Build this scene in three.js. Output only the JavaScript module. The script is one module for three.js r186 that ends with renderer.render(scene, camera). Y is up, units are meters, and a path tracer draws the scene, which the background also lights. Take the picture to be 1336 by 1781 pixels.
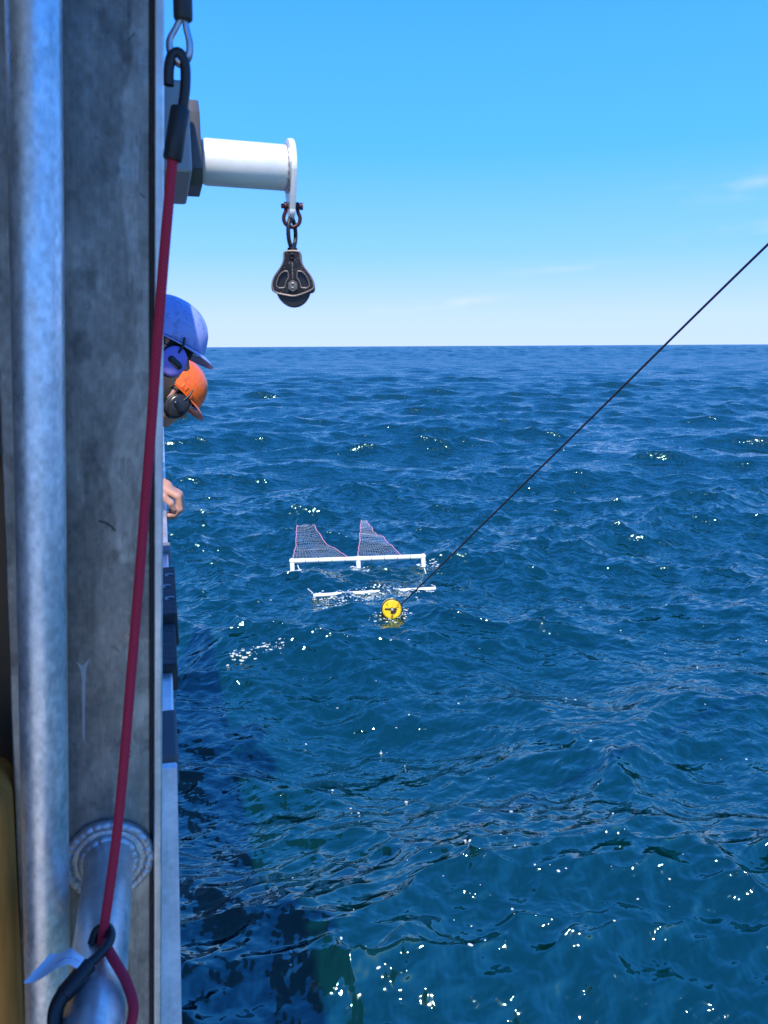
import * as THREE from 'three';
import { mergeGeometries, mergeVertices, toCreasedNormals } from 'three/addons/utils/BufferGeometryUtils.js';
import { RoundedBoxGeometry } from 'three/addons/geometries/RoundedBoxGeometry.js';
import { MarchingCubes } from 'three/addons/objects/MarchingCubes.js';

// ------------------------------------------------------------------ camera, sky, sun, exposure
const scene = new THREE.Scene();
const D = Math.PI / 180;
const camera = new THREE.PerspectiveCamera(67, 768 / 1024, 0.05, 20000);
camera.position.set(0, 2.5, 0);
camera.rotation.set(-12.1 * D, -15.7 * D, -0.3 * D, 'YXZ');
camera.focus = 6;
camera.userData.fStop = 15;
scene.add(camera);
const renderer = new THREE.WebGLRenderer();
renderer.toneMapping = THREE.LinearToneMapping;
renderer.toneMappingExposure = 1.5;
renderer.shadowMap.enabled = true;

function rng(seed) { let s = seed >>> 0; return () => { s = (s + 0x6D2B79F5) | 0; let t = Math.imul(s ^ (s >>> 15), 1 | s); t = (t + Math.imul(t ^ (t >>> 7), 61 | t)) ^ t; return ((t ^ (t >>> 14)) >>> 0) / 4294967296; }; }
const clamp = (x, a = 0, b = 1) => Math.min(b, Math.max(a, x));
const smooth = (a, b, x) => { const t = clamp((x - a) / (b - a)); return t * t * (3 - 2 * t); };
const mix = (a, b, t) => a + (b - a) * t;
// value noise on a lattice (period P, 0 = none)
function hash2(i, j, s) { let h = Math.imul(i, 374761393) + Math.imul(j, 668265263) + Math.imul(s, 1274126177); h = Math.imul(h ^ (h >>> 13), 1274126177); return ((h ^ (h >>> 16)) >>> 0) / 4294967296; }
function vnoise(x, y, s = 0, px = 0, py = px) {
  const i = Math.floor(x), j = Math.floor(y), fx = x - i, fy = y - j, u = fx * fx * (3 - 2 * fx), v = fy * fy * (3 - 2 * fy);
  const wx = (n) => (px ? ((n % px) + px) % px : n), wy = (n) => (py ? ((n % py) + py) % py : n);
  const a = hash2(wx(i), wy(j), s), b = hash2(wx(i + 1), wy(j), s), c = hash2(wx(i), wy(j + 1), s), d = hash2(wx(i + 1), wy(j + 1), s);
  return a + (b - a) * u + (c - a) * v + (a - b - c + d) * u * v;
}
function fbm(x, y, o = 4, s = 0, px = 0, py = px) { let r = 0, a = 0.5, n = 0; for (let k = 0; k < o; k++) { r += a * vnoise(x, y, s + k, px, py); n += a; x *= 2; y *= 2; px *= 2; py *= 2; a *= 0.5; } return r / n; }

{ // the sky: clear blue, paler towards the horizon, with a few thin wisps low down all round
  const W = 2048, H = 1024, data = new Float32Array(W * H * 4);
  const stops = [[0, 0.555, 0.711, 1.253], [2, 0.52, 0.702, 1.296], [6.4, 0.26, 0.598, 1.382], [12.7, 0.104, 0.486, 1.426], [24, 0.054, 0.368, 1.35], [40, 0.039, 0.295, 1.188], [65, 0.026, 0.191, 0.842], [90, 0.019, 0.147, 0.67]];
  const wisps = [[133, 10, 6, 0.6, .5], [136, 7.6, 7, 0.4, .4], [109, 2.9, 4, 0.28, .7], [118, 5.2, 3, 0.2, .3]], Rw = rng(2);
  for (let k = 0; k < 22; k++) wisps.push([150 + Rw() * 300, 2 + Rw() * 9, 2 + Rw() * 6, 0.2 + Rw() * 0.4, 0.3 + Rw() * 0.4]);
  for (let j = 0; j < H; j++) {
    const el = (j + 0.5) / H * 180 - 90, e = Math.max(el, 0);
    let k = 0; while (k < stops.length - 2 && e > stops[k + 1][0]) k++;
    const t = clamp((e - stops[k][0]) / (stops[k + 1][0] - stops[k][0]));
    const c = [1, 2, 3].map((q) => mix(stops[k][q], stops[k + 1][q], t));
    for (let i = 0; i < W; i++) {
      const az = (i + 0.5) / W * 360;
      let w = 0;
      for (const [a, h, la, lh, k] of wisps) {
        const da = ((az - a + 540) % 360) - 180, dh = el - h - da * 0.07; if (Math.abs(da) > la * 2.5 || Math.abs(dh) > lh * 3) continue;
        w += k * Math.exp(-da * da / la / la - dh * dh / lh / lh) * smooth(0.25, 0.7, fbm(az / 2.6 + el * 0.6, el * 2.2 - az * 0.16, 5, 11));
      }
      w = Math.min(w, 0.6);
      const o = (j * W + i) * 4;
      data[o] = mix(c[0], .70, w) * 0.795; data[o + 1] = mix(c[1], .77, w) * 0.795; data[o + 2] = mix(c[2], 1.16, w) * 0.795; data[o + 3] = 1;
    }
  }
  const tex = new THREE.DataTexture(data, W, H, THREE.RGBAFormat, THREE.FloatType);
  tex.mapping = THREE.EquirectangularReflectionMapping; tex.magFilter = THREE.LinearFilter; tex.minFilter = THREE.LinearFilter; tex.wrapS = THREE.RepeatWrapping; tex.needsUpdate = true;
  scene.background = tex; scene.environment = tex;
}
const sun = new THREE.DirectionalLight(new THREE.Color(1, .95, .87), 4.2);
sun.position.set(-0.12 * 20, 0.82 * 20, 0.56 * 20); sun.target.position.set(0, 0, -3);
sun.position.z -= 3;
sun.castShadow = true; sun.shadow.mapSize.set(2048, 2048);
Object.assign(sun.shadow.camera, { left: -9, right: 9, top: 9, bottom: -9, near: 1, far: 45 });
sun.shadow.radius = 1.2;
scene.add(sun, sun.target);

// ------------------------------------------------------------------ helpers
function creased(g, a) { g.scale(1000, 1000, 1000); const q = toCreasedNormals(g, a); q.scale(0.001, 0.001, 0.001); return q; }
const V = (x, y, z) => new THREE.Vector3(x, y, z);
const taken = {};
const numbered = (n) => { taken[n] = (taken[n] ?? -1) + 1; return taken[n] ? `${n}_${String(taken[n]).padStart(3, '0')}` : n; };
function obj(name, g, m, parent) {
  const geo = Array.isArray(g) ? mergeGeometries(g.map((q) => { const r = q.index ? q.toNonIndexed() : q; for (const k of Object.keys(r.attributes)) if (!['position', 'normal', 'uv'].includes(k)) r.deleteAttribute(k); return r; })) : g;
  const o = new THREE.Mesh(geo, m); o.name = parent ? name : numbered(name); o.castShadow = o.receiveShadow = true;
  (parent ?? scene).add(o); return o;
}
function thing(name, label, category, group) { const o = new THREE.Group(); o.name = numbered(name); o.userData = { label, category }; if (group) o.userData.group = group; scene.add(o); return o; }
function sub(name, parent) { const o = new THREE.Group(); o.name = name; parent.add(o); return o; }
const tubeG = (pts, r, seg = 40, rad = 10, closed = false) => new THREE.TubeGeometry(new THREE.CatmullRomCurve3(pts, closed, 'centripetal'), seg, r, rad, closed);
function capsG(a, b, r, rad = 16) { // a bar with rounded rims between two points
  const L = a.distanceTo(b), e = Math.min(r * 0.25, L * 0.2), pts = [[0.0001, 0], [r - e, 0], [r - e * 0.3, e * 0.3], [r, e], [r, L - e], [r - e * 0.3, L - e * 0.3], [r - e, L], [0.0001, L]].map(([x, y]) => new THREE.Vector2(x, y));
  const lg = new THREE.LatheGeometry(pts, rad); { const p = lg.attributes.position; for (let i = 0; i < p.count; i++) lg.attributes.uv.setY(i, p.getY(i) / L); }
  const g = creased(lg, 0.6);
  g.applyQuaternion(new THREE.Quaternion().setFromUnitVectors(V(0, 1, 0), b.clone().sub(a).normalize())); g.translate(a.x, a.y, a.z); return g;
}
function box(x0, x1, y0, y1, z0, z1, r = 0.003) {
  const w = x1 - x0, h = y1 - y0, d = z1 - z0, g = new RoundedBoxGeometry(w, h, d, 2, Math.min(r, w / 2.1, h / 2.1, d / 2.1));
  g.translate((x0 + x1) / 2, (y0 + y1) / 2, (z0 + z1) / 2);
  const p = g.attributes.position, n = g.attributes.normal, uv = g.attributes.uv; // uv in metres
  for (let i = 0; i < p.count; i++) {
    const ax = Math.abs(n.getX(i)), ay = Math.abs(n.getY(i)), az = Math.abs(n.getZ(i));
    if (az >= ax && az >= ay) uv.setXY(i, p.getX(i), p.getY(i)); else if (ax >= ay) uv.setXY(i, p.getZ(i), p.getY(i)); else uv.setXY(i, p.getX(i), p.getZ(i));
  }
  return g;
}
function extr(shape, depth, bevel = 0.002, curveSegments = 24) {
  return new THREE.ExtrudeGeometry(shape, { depth, bevelEnabled: bevel > 0, bevelSize: bevel, bevelThickness: bevel, bevelSegments: 2, curveSegments });
}
function tex(W, H, fn, { srgb = false, repeat = null } = {}) { // fn(u, v) -> [r, g, b] 0..1
  const d = new Uint8Array(W * H * 4);
  for (let j = 0; j < H; j++) for (let i = 0; i < W; i++) {
    const c = fn((i + 0.5) / W, (j + 0.5) / H), o = (j * W + i) * 4;
    d[o] = clamp(c[0]) * 255; d[o + 1] = clamp(c[1]) * 255; d[o + 2] = clamp(c[2]) * 255; d[o + 3] = 255;
  }
  const t = new THREE.DataTexture(d, W, H); t.magFilter = t.minFilter = THREE.LinearFilter; t.wrapS = t.wrapT = THREE.RepeatWrapping;
  if (srgb) t.colorSpace = THREE.SRGBColorSpace; if (repeat) t.repeat.set(...repeat); t.needsUpdate = true; return t;
}
const std = (c, roughness = 0.6, metalness = 0, more = {}) => new THREE.MeshPhysicalMaterial({ color: new THREE.Color().setRGB(...c), roughness, metalness, ...more });

// ------------------------------------------------------------------ the sea
const WAVES = [], OX = 191.297, OZ = 181.625;
{
  const R = rng(20), N = 116, mss = 0.046;
  const gauss = () => Math.sqrt(-2 * Math.log(R() + 1e-9)) * Math.cos(2 * Math.PI * R());
  for (let i = 0; i < N; i++) {
    const t = (i + R()) / N, lam = 0.1 * Math.pow(6.5 / 0.1, t);
    const spread = lam > 1.6 ? 0.42 : 0.75;
    const dir = Math.PI / 2 + 0.25 + gauss() * spread;        // waves run towards the boat (+z) and a little along it
    const k = 2 * Math.PI / lam, peak = lam > 3.2 ? Math.exp(-Math.pow((lam - 3.2) / 1.8, 2)) : 1;
    const slope = Math.sqrt(2 * mss / N) * peak * (lam < 0.9 ? 1.65 : 1.55) * (0.6 + 0.8 * R());
    WAVES.push({ kx: Math.cos(dir) * k, kz: Math.sin(dir) * k, dx: Math.cos(dir), dz: Math.sin(dir), a: slope / k, ph: R() * 2 * Math.PI, lam, q: lam > 0.5 ? 1.2 : 1.05 });
  }
}
function surf(x, z, spacing = 0) {
  let X = x, Y = 0, Z = z; x += OX; z += OZ;
  const gust = 0.75 + 0.6 * smooth(0.25, 0.75, vnoise(x / 3.1 + 20, z / 2.3 + 20, 5) * 0.6 + vnoise(x / 11 + 7, z / 7 + 3, 6) * 0.4);
  for (let i = WAVES.length - 1; i >= 0; i--) {
    const w = WAVES[i], fade = spacing > 0 ? smooth(2.2, 4.5, w.lam / spacing) : 1;
    if (fade <= 0) break;
    const p = w.kx * x + w.kz * z + w.ph, a = w.a * fade * (w.lam < 0.9 ? gust : 1), s = Math.sin(p) * a * w.q;
    Y += a * Math.cos(p); X -= w.dx * s; Z -= w.dz * s;
  }
  return [X, Y, Z];
}
{
  const radii = [0.5]; let r = 0.5;
  while (r < 9000) { r += r < 2 ? 0.05 : r < 5 ? 0.0095 : r < 15 ? r * 0.0027 : r < 60 ? r * 0.0052 : r * 0.010; radii.push(r); }
  const th = []; // angle from -z towards +x
  const mid = 15.7, half = 40, n = 610;
  for (let i = 0; i <= n; i++) th.push((mid - half + 2 * half * i / n) * D);
  for (let i = 1; i < 70; i++) th.push((mid + half + (360 - 2 * half) * i / 70) * D);
  const R = radii.length, C = th.length, pos = new Float32Array((R * C + 1) * 3), uv = new Float32Array((R * C + 1) * 2), idx = new Uint32Array((R - 1) * C * 6 + C * 3);
  const dth = 2 * half * D / n, dthC = (360 - 2 * half) * D / 70;
  for (let i = 0; i < R; i++) {
    const dr = i ? radii[i] - radii[i - 1] : 0.05;
    for (let j = 0; j < C; j++) {
      const x = radii[i] * Math.sin(th[j]), z = -radii[i] * Math.cos(th[j]), fine = j > 0 && j < n;
      const s = surf(x, z, Math.max(dr, radii[i] * (fine ? dth : dthC))), o = i * C + j;
      pos[o * 3] = s[0]; pos[o * 3 + 1] = s[1]; pos[o * 3 + 2] = s[2]; if (radii[i] > 25) { // far off, the chop that the mesh cannot hold is stood in for by chop of the mesh's own grain
        const L = Math.log(radii[i]), k = smooth(25, 220, radii[i]), w = 0.62 * vnoise(L / 0.03 + 300, th[j] / 0.022 + 90, 81) + 0.38 * vnoise(L / 0.021 + 100, th[j] / 0.009 + 50, 82);
        pos[o * 3 + 1] += (w - 0.5) * k * Math.min(radii[i] * 0.008, 3.6) * (fine ? 1 : 0.4);
      }
      uv[o * 2] = s[0] / 5; uv[o * 2 + 1] = -s[2] / 5;
    }
  }
  // three ranges, mixed cell by cell where they meet: ripples as relief near by, as gloss lost to unresolved ripples far off
  const zone = new Uint8Array((R - 1) * C), Rz = rng(4), count = [0, 0, 0];
  for (let i = 0; i < R - 1; i++) for (let j = 0; j < C; j++) { const rr = radii[i] * Math.pow(2.2, (Rz() - 0.5) * 2); const k = rr < 16 ? 0 : rr < 55 ? 1 : 2; zone[i * C + j] = k; count[k]++; }
  const at = [C * 3, C * 3 + count[0] * 6, C * 3 + (count[0] + count[1]) * 6];
  const g = new THREE.BufferGeometry(); g.addGroup(0, at[1], 0); g.addGroup(at[1], count[1] * 6, 1); g.addGroup(at[2], count[2] * 6, 2);
  for (let i = 0; i < R - 1; i++) for (let j = 0; j < C; j++) {
    const a = i * C + j, b = i * C + (j + 1) % C, c = a + C, d = b + C, k = zone[a]; let q = at[k];
    idx[q++] = a; idx[q++] = b; idx[q++] = c; idx[q++] = b; idx[q++] = d; idx[q++] = c; at[k] = q;
  }
  let q = 0;
  for (let j = 0; j < C; j++) { idx[q++] = R * C; idx[q++] = (j + 1) % C; idx[q++] = j; }
  g.setAttribute('position', new THREE.BufferAttribute(pos, 3)); g.setAttribute('uv', new THREE.BufferAttribute(uv, 2)); g.setIndex(new THREE.BufferAttribute(idx, 1));
  g.computeVertexNormals();
  if (g.attributes.normal.getY(5000) < 0) throw new Error('sea faces down');
  console.log('sea', R, C, idx.length / 3);
  // ripples finer than the mesh: a tile of summed waves, 5 m across
  const ripple = (N, tile, l0, l1, count, mss, seed, sp) => {
    const Rn = rng(seed), hx = new Float32Array(N * N), hz = new Float32Array(N * N), h = new Float32Array(N * N);
    for (let c = 0; c < count; c++) {
      const lam = l0 * Math.pow(l1 / l0, (c + Rn()) / count), dir = Math.PI / 2 + 0.25 + sp * (Rn() + Rn() + Rn() - 1.5) * 1.6;
      const m = Math.round(Math.cos(dir) * tile / lam), n2 = Math.round(Math.sin(dir) * tile / lam);
      const kx = 2 * Math.PI * m / tile, kz = 2 * Math.PI * n2 / tile, k = Math.hypot(kx, kz); if (!k) continue;
      const sl = Math.sqrt(2 * mss / count), ph = Rn() * 6.283, cx = [], sx = [], cz = [], sz = [];
      for (let i = 0; i < N; i++) { cx.push(Math.cos(kx * i * tile / N + ph)); sx.push(Math.sin(kx * i * tile / N + ph)); cz.push(Math.cos(kz * i * tile / N)); sz.push(Math.sin(kz * i * tile / N)); }
      for (let j = 0; j < N; j++) for (let i = 0; i < N; i++) {
        const s = sx[i] * cz[j] + cx[i] * sz[j], co = cx[i] * cz[j] - sx[i] * sz[j], o = j * N + i;
        hx[o] -= sl * kx / k * s; hz[o] -= sl * kz / k * s; h[o] += sl / k * co;
      }
    }
    return { hx, hz, h };
  };
  const N = 1024, r1 = ripple(N, 5, 0.05, 1.1, 110, 0.045, 77, 0.6), nd = new Float32Array(N * N * 4);
  for (let j = 0; j < N; j++) for (let i = 0; i < N; i++) {
    // rows of the texture run along -z
    const s = ((N - j) % N) * N + i, o = (j * N + i) * 4, l = 1 / Math.hypot(r1.hx[s], r1.hz[s], 1);
    nd[o] = 0.5 - 0.5 * r1.hx[s] * l; nd[o + 1] = 0.5 + 0.5 * r1.hz[s] * l; nd[o + 2] = 0.5 + 0.5 * l; nd[o + 3] = 1;
  }
  const normalMap = new THREE.DataTexture(nd, N, N, THREE.RGBAFormat, THREE.FloatType);
  const N2 = 1024, tile2 = 1.9, r2 = ripple(N2, tile2, 0.022, 0.16, 90, 0.016, 78, 1.2), bd = new Float32Array(N2 * N2 * 4);
  let lo = 1e9, hi = -1e9; for (const v of r2.h) { lo = Math.min(lo, v); hi = Math.max(hi, v); }
  for (let i = 0; i < N2 * N2; i++) { bd[i * 4] = bd[i * 4 + 1] = bd[i * 4 + 2] = (r2.h[i] - lo) / (hi - lo); bd[i * 4 + 3] = 1; }
  const bumpMap = new THREE.DataTexture(bd, N2, N2, THREE.RGBAFormat, THREE.FloatType);
  for (const t of [normalMap, bumpMap]) { t.wrapS = t.wrapT = THREE.RepeatWrapping; t.magFilter = t.minFilter = THREE.LinearFilter; t.needsUpdate = true; }
  bumpMap.repeat.set(5 / tile2, 5 / tile2); bumpMap.rotation = 0.33;
  const water = new THREE.MeshPhysicalMaterial({ color: new THREE.Color().setRGB(0.0005, 0.02, 0.021), roughness: 0.05, metalness: 0, specularColor: new THREE.Color(.6, 1, .86), ior: 2.25, normalMap, bumpMap, bumpScale: (hi - lo), normalScale: new THREE.Vector2(0.75, 0.75) });
  const middle = water.clone(), far = water.clone(); middle.normalScale.set(0.8, 0.8); middle.roughness = 0.2; far.normalMap = far.bumpMap = null; far.roughness = 0.32; far.ior = 2;
  const sea = obj('sea', g, [water, middle, far]); sea.userData = { kind: 'structure', label: 'choppy deep blue open sea reaching to the horizon' };
}

// ------------------------------------------------------------------ materials
const aluMap = tex(512, 512, (u, v) => { const a = fbm(u * 6, v * 6, 5, 3, 6), b = fbm(u * 24, v * 40, 3, 9, 24, 40), c = fbm(u * 90, v * 6, 2, 14, 90, 6), g = 0.74 + 0.30 * (a - 0.5) + 0.22 * (b - 0.5) + 0.1 * (c - 0.5); return [g * 0.99, g, g * 1.01]; });
const aluRough = tex(512, 512, (u, v) => { const a = fbm(u * 8, v * 8, 5, 23, 8), b = fbm(u * 60, v * 60, 2, 29, 60); const g = 0.42 + 0.34 * (a - 0.5) + 0.2 * (b - 0.5); return [g, g, g]; });
const pipeMap = tex(512, 512, (u, v) => { const a = fbm(u * 6, v * 5, 5, 103, 6, 5), b = fbm(u * 34, v * 44, 3, 109, 34, 44), g = 0.76 + 0.22 * (a - 0.5) + 0.4 * (b - 0.5); return [g * 0.99, g, g * 1.01]; });
const rep = (t, x, y) => { const c = t.clone(); c.repeat.set(x, y); c.needsUpdate = true; return c; };
const alu = std([1, .97, .93], 1, .8, { map: rep(aluMap, 4, 4), roughnessMap: rep(aluRough, 4, 4) });
const aluTube = std([1, .98, .95], 1, .85, { map: rep(aluMap, 1, 12), roughnessMap: rep(aluRough, 1, 12) });
const aluBright = std([.82, .81, .8], 1, .25, { roughnessMap: rep(aluRough, 1, 1) });
const weldM = std([.55, .55, .57], .45, .8);
const rubber = std([.04, .04, .042], .75, 0, { bumpMap: tex(256, 256, (u, v) => { const g = fbm(u * 16, v * 16, 4, 41, 16); return [g, g, g]; }, { repeat: [8, 8] }), bumpScale: 0.002 });
const blackPl = std([.012, .012, .013], .42);
const blackMetal = std([.02, .019, .02], .38, .6);
const darkPaint = std([.09, .095, .105], .6);
const hullPaint = std([.16, .18, .2], .5);
const shadePanelM = std([.45, .46, .47], .6);

// ------------------------------------------------------------------ the boat
const boat = thing('work_boat', 'aluminium work boat side with leaning grey post, handrail, short pipe davit and rubber blocks', 'boat');
const LEAN = -3.75 * D;
{ // hull and deck
  const hullSide = new THREE.Shape([[-0.035, 1.975], [-0.34, -0.7], [-1.2, -0.7], [-1.2, 1.0], [-0.2, 1.0], [-0.075, 1.975]].map(([x, y]) => new THREE.Vector2(x, y)));
  const h1 = extr(hullSide, 4.6, 0); h1.translate(0, 0, -5.5);
  const hullLow = new THREE.Shape([[-0.145, 1.0], [-0.34, -0.7], [-1.2, -0.7], [-1.2, 1.0]].map(([x, y]) => new THREE.Vector2(x, y)));
  const h2 = extr(hullLow, 4.9, 0); h2.translate(0, 0, -0.9);
  obj('hull', [h1, h2], hullPaint, boat);
  obj('deck', box(-3.2, -0.15, 1.003, 1.05, -5.4, 3.9, .004), std([.32, .32, .31], .8), boat);
  obj('gunwale_cap', box(-0.16, -0.014, 1.978, 2.0, -5.5, -0.9, .004), alu, boat);
  // upright strip that closes the bulwark beside the post
  const strip = obj('end_strip', box(-0.035, 0.0, -0.75, 0.0, -0.012, 0.0, .002), std([1, 1, 1.04], .5, .2, { map: rep(aluMap, 5, 5) }), boat);
  strip.position.set(-0.0115, 2.03, -0.84); strip.rotation.z = LEAN * 0.66;
  obj('cabin_wall', box(-0.86, -0.8, 1.05, 3.1, -1.2, -0.15, .005), darkPaint, boat);
  obj('bulkhead', box(-0.8, -0.15, 1.05, 3.1, -1.24, -1.2, .005), darkPaint, boat);
  // unseen overhead panels, added and sized to shade the post, rail and blue hat
  for (const [z0, z1] of [[-1.05, 0.35], [-2.54, -2.2]]) obj('unseen_shade_panel', box(-2.6, z1 < -1 ? 0.03 : -0.01, 3.12, 3.16, z0, z1, .006), shadePanelM, boat);
  obj('shade_panel_beam', box(-0.3, -0.24, 3.07, 3.118, -2.6, 0.35, .006), alu, boat);
  for (const z of [-2.3, 0.3]) obj('shade_panel_post', box(-0.295, -0.245, 1.052, 3.068, z - 0.025, z + 0.025, .006), alu, boat);
  obj('hanger_bar', capsG(V(-0.25, 3.1, -0.7), V(0.06, 3.1, -0.7), 0.011), alu, boat);
  obj('mast', capsG(V(-1.5, 1.05, 0.9), V(-1.5, 5.3, 0.9), 0.06), alu, boat);
  obj('boom', capsG(V(-1.5, 5.25, 0.9), V(4.1, 5.49, -0.84), 0.018), alu, boat);
}
const post = sub('post', boat);
post.position.set(-0.045, 1.775, -0.78); post.rotation.z = LEAN;
{
  const faceMap = (() => { // aluminium face: mottling, milky oxide smears, a pale drip, scuffs and scratches
    const W = 256, H = 2048, cv = document.createElement('canvas'); cv.width = W; cv.height = H; const c = cv.getContext('2d');
    const R = rng(5), im = c.createImageData(W, H);
    for (let j = 0; j < H; j++) for (let i = 0; i < W; i++) {
      const x = i / W * 0.13, y = j / H * 1.35;
      let g = 128 + 46 * (fbm(x * 26, y * 18, 5, 51) - 0.5) + 34 * (fbm(x * 240, y * 150, 3, 57) - 0.5) + 14 * (fbm(x * 900, y * 30, 2, 59) - 0.5);
      const edge = 0.112 + 0.014 * (fbm(y * 9, 0.5, 4, 61) - 0.5) * 4;            // oxide film along the outer side, its own ragged outline
      const film = smooth(edge - 0.012, edge - 0.007, x - 0.004) * (fbm(x * 70, y * 14, 4, 67) > 0.43 ? 1 : 0.35);
      const cloud = smooth(0.56, 0.70, fbm(x * 30 + 9, y * 11, 5, 71));
      g += 26 * film + 20 * cloud - 22 * smooth(0.6, 0.75, fbm(x * 40, y * 30, 5, 77));
      const o = (j * W + i) * 4; im.data[o] = g; im.data[o + 1] = g * 0.97; im.data[o + 2] = g * 0.92; im.data[o + 3] = 255;
    }
    c.putImageData(im, 0, 0);
    for (let k = 0; k < 70; k++) { // nicks and scratches
      const x = R() * W, y = R() * H, L = 2 + R() * R() * 22, a = (R() - 0.5) * 1.6; c.strokeStyle = R() < 0.5 ? `rgba(190,196,205,${0.2 + 0.3 * R()})` : `rgba(40,38,38,${0.25 + 0.4 * R()})`; c.lineWidth = 0.6 + R() * 1.4;
      c.beginPath(); c.moveTo(x, y); c.lineTo(x + Math.cos(a) * L, y + Math.sin(a) * L); c.stroke();
    }
    for (let k = 0; k < 260; k++) { c.fillStyle = `rgba(200,206,214,${0.15 + 0.3 * R()})`; c.fillRect(R() * W, R() * H, 1 + R() * 1.5, 1 + R() * 1.5); }
    return { cv, c, W, H };
  })();
  { // the drip and the two dark scuffs sit where the photograph shows them (y down from the top of the canvas; the face is 1.35 m high)
    const { c, W, H } = faceMap, X = (m) => m / 0.13 * W, Y = (m) => (1.35 - m) / 1.35 * H;
    c.fillStyle = 'rgba(176,186,198,.75)'; c.beginPath(); c.moveTo(X(.058), Y(.512)); c.quadraticCurveTo(X(.066), Y(.508), X(.067), Y(.49)); c.lineTo(X(.0665), Y(.43)); c.lineTo(X(.0685), Y(.42)); c.lineTo(X(.0705), Y(.49)); c.quadraticCurveTo(X(.071), Y(.507), X(.076), Y(.513)); c.lineTo(X(.068), Y(.505)); c.fill();
    c.strokeStyle = 'rgba(34,32,32,.75)'; c.lineWidth = 3; c.beginPath(); c.moveTo(X(.085), Y(.655)); c.quadraticCurveTo(X(.093), Y(.655), X(.101), Y(.645)); c.stroke();
    c.lineWidth = 2; for (const d of [0, .006]) { c.beginPath(); c.moveTo(X(.106), Y(.40 + d)); c.lineTo(X(.114), Y(.40 + d)); c.stroke(); }
  }
  const faceT = new THREE.CanvasTexture(faceMap.cv); faceT.colorSpace = THREE.SRGBColorSpace;
  const faceM = std([1, 1, 1], 1, .55, { map: faceT, roughnessMap: rep(aluRough, 1, 6) });
  const web = box(-0.146, -0.0125, -0.1, 1.09, -0.13, -0.012, .002);
  { const p = web.attributes.position, uv = web.attributes.uv; for (let i = 0; i < p.count; i++) uv.setXY(i, (p.getX(i) + 0.146) / 0.13, (p.getY(i) + 0.1) / 1.35); }
  obj('web', web, faceM, post);
  obj('foot', box(-0.14, -0.02, -0.72, -0.101, -0.12, -0.02, .003), alu, post);
  obj('head', box(-0.15, 0.004, 1.1165, 1.13, -0.12, -0.02, .003), alu, post);
  obj('flange', box(-0.0085, 0, -0.7, 1.115, -0.13, 0, .0022), alu, post);
  // weld bead down the seam between web and flange
  const pts = [], R = rng(8); for (let i = 0; i < 132; i++) pts.push(V(-0.0105 + (R() - 0.5) * 0.0008, -0.1 + i * 0.009, -0.016 + (i % 2) * 0.0016));
  obj('weld_seam', tubeG(pts, 0.0026, 450, 6), std([.05, .045, .042], .7, .3), post);
}
{ // upright pipe beside the post
  const p = obj('upright_pipe', capsG(V(0, -0.75, 0), V(0, 1.3, 0), 0.0207, 40), std([1, .98, .95], 1, .85, { map: rep(pipeMap, 1, 8), roughnessMap: rep(aluRough, 1, 8) }), boat);
  p.position.set(-0.1508, 1.836, -0.72); p.rotation.z = -4.45 * D;
}
const rail = sub('handrail', boat);
{
  obj('rail_pipe', capsG(V(-0.0865, 1.965, -0.79), V(-0.085, 1.965, 1.6), 0.0245, 40), aluTube, rail);
  const bead = (r, tube, n, seed) => { const R = rng(seed), pts = []; for (let i = 0; i < n; i++) { const a = i / n * Math.PI * 2; pts.push(V(Math.cos(a) * (r + (R() - 0.5) * 0.0015), Math.sin(a) * (r + (R() - 0.5) * 0.0015), R() * 0.0016 + (i % 2) * 0.0012)); } return tubeG(pts, tube, n * 4, 8, true); };
  const at = (g, z) => g.translate(-0.0875, 1.962, z);
  obj('doubler_plate', at(capsG(V(0, 0, -0.004), V(0, 0, 0.006), 0.0405, 48), -0.7925), alu, rail);
  obj('weld_bead', at(bead(0.0415, 0.0056, 60, 3), -0.7895), weldM, rail);
  obj('weld_bead', at(bead(0.0265, 0.005, 40, 4), -0.786), weldM, rail);
}
const davit = sub('pipe_davit', boat);
{
  obj('base_block', box(-0.05, 0.0445, 2.683, 2.775, -1.11, -0.913, .004), std([.3, .3, .3], .5, .6), davit);
  const s = new THREE.Shape([[-0.05, -0.03], [-0.035, -0.046], [0.035, -0.046], [0.05, -0.03], [0.05, 0.03], [0.035, 0.046], [-0.035, 0.046], [-0.05, 0.03]].map(([x, y]) => new THREE.Vector2(x, y)));
  const pl = extr(s, 0.013, 0.0015, 4); pl.rotateY(Math.PI / 2); pl.translate(0.046, 2.737, -1.05);
  obj('mounting_plate', creased(pl, 0.5), std([.1, .1, .105], .5, .6), davit);
  obj('pipe', capsG(V(0.061, 2.7245, -1.05), V(0.171, 2.7225, -1.05), 0.0272, 48), aluBright, davit);
  const lug = new THREE.Shape(); lug.absarc(0, 0, 0.0335, -0.22, Math.PI + 0.22, false); lug.lineTo(-0.010, -0.052); lug.absarc(0, -0.05, 0.010, Math.PI, 2 * Math.PI, false); lug.closePath();
  const hole = new THREE.Path(); hole.absarc(0, -0.0455, 0.0045, 0, 2 * Math.PI, true); lug.holes.push(hole);
  const lg = extr(lug, 0.005, 0.0012, 40); lg.rotateY(Math.PI / 2); lg.translate(0.1705, 2.7225, -1.05);
  obj('end_plate', creased(lg, 0.5), aluBright, davit);
  const R = rng(6), pts = []; for (let i = 0; i < 40; i++) { const a = i / 40 * 2 * Math.PI; pts.push(V(0.1685 + (i % 2) * 0.0008, 2.7225 + Math.sin(a) * 0.0275, -1.05 + Math.cos(a) * 0.0275)); }
  obj('weld_bead', tubeG(pts, 0.0026, 160, 6, true), weldM, davit);
}
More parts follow.
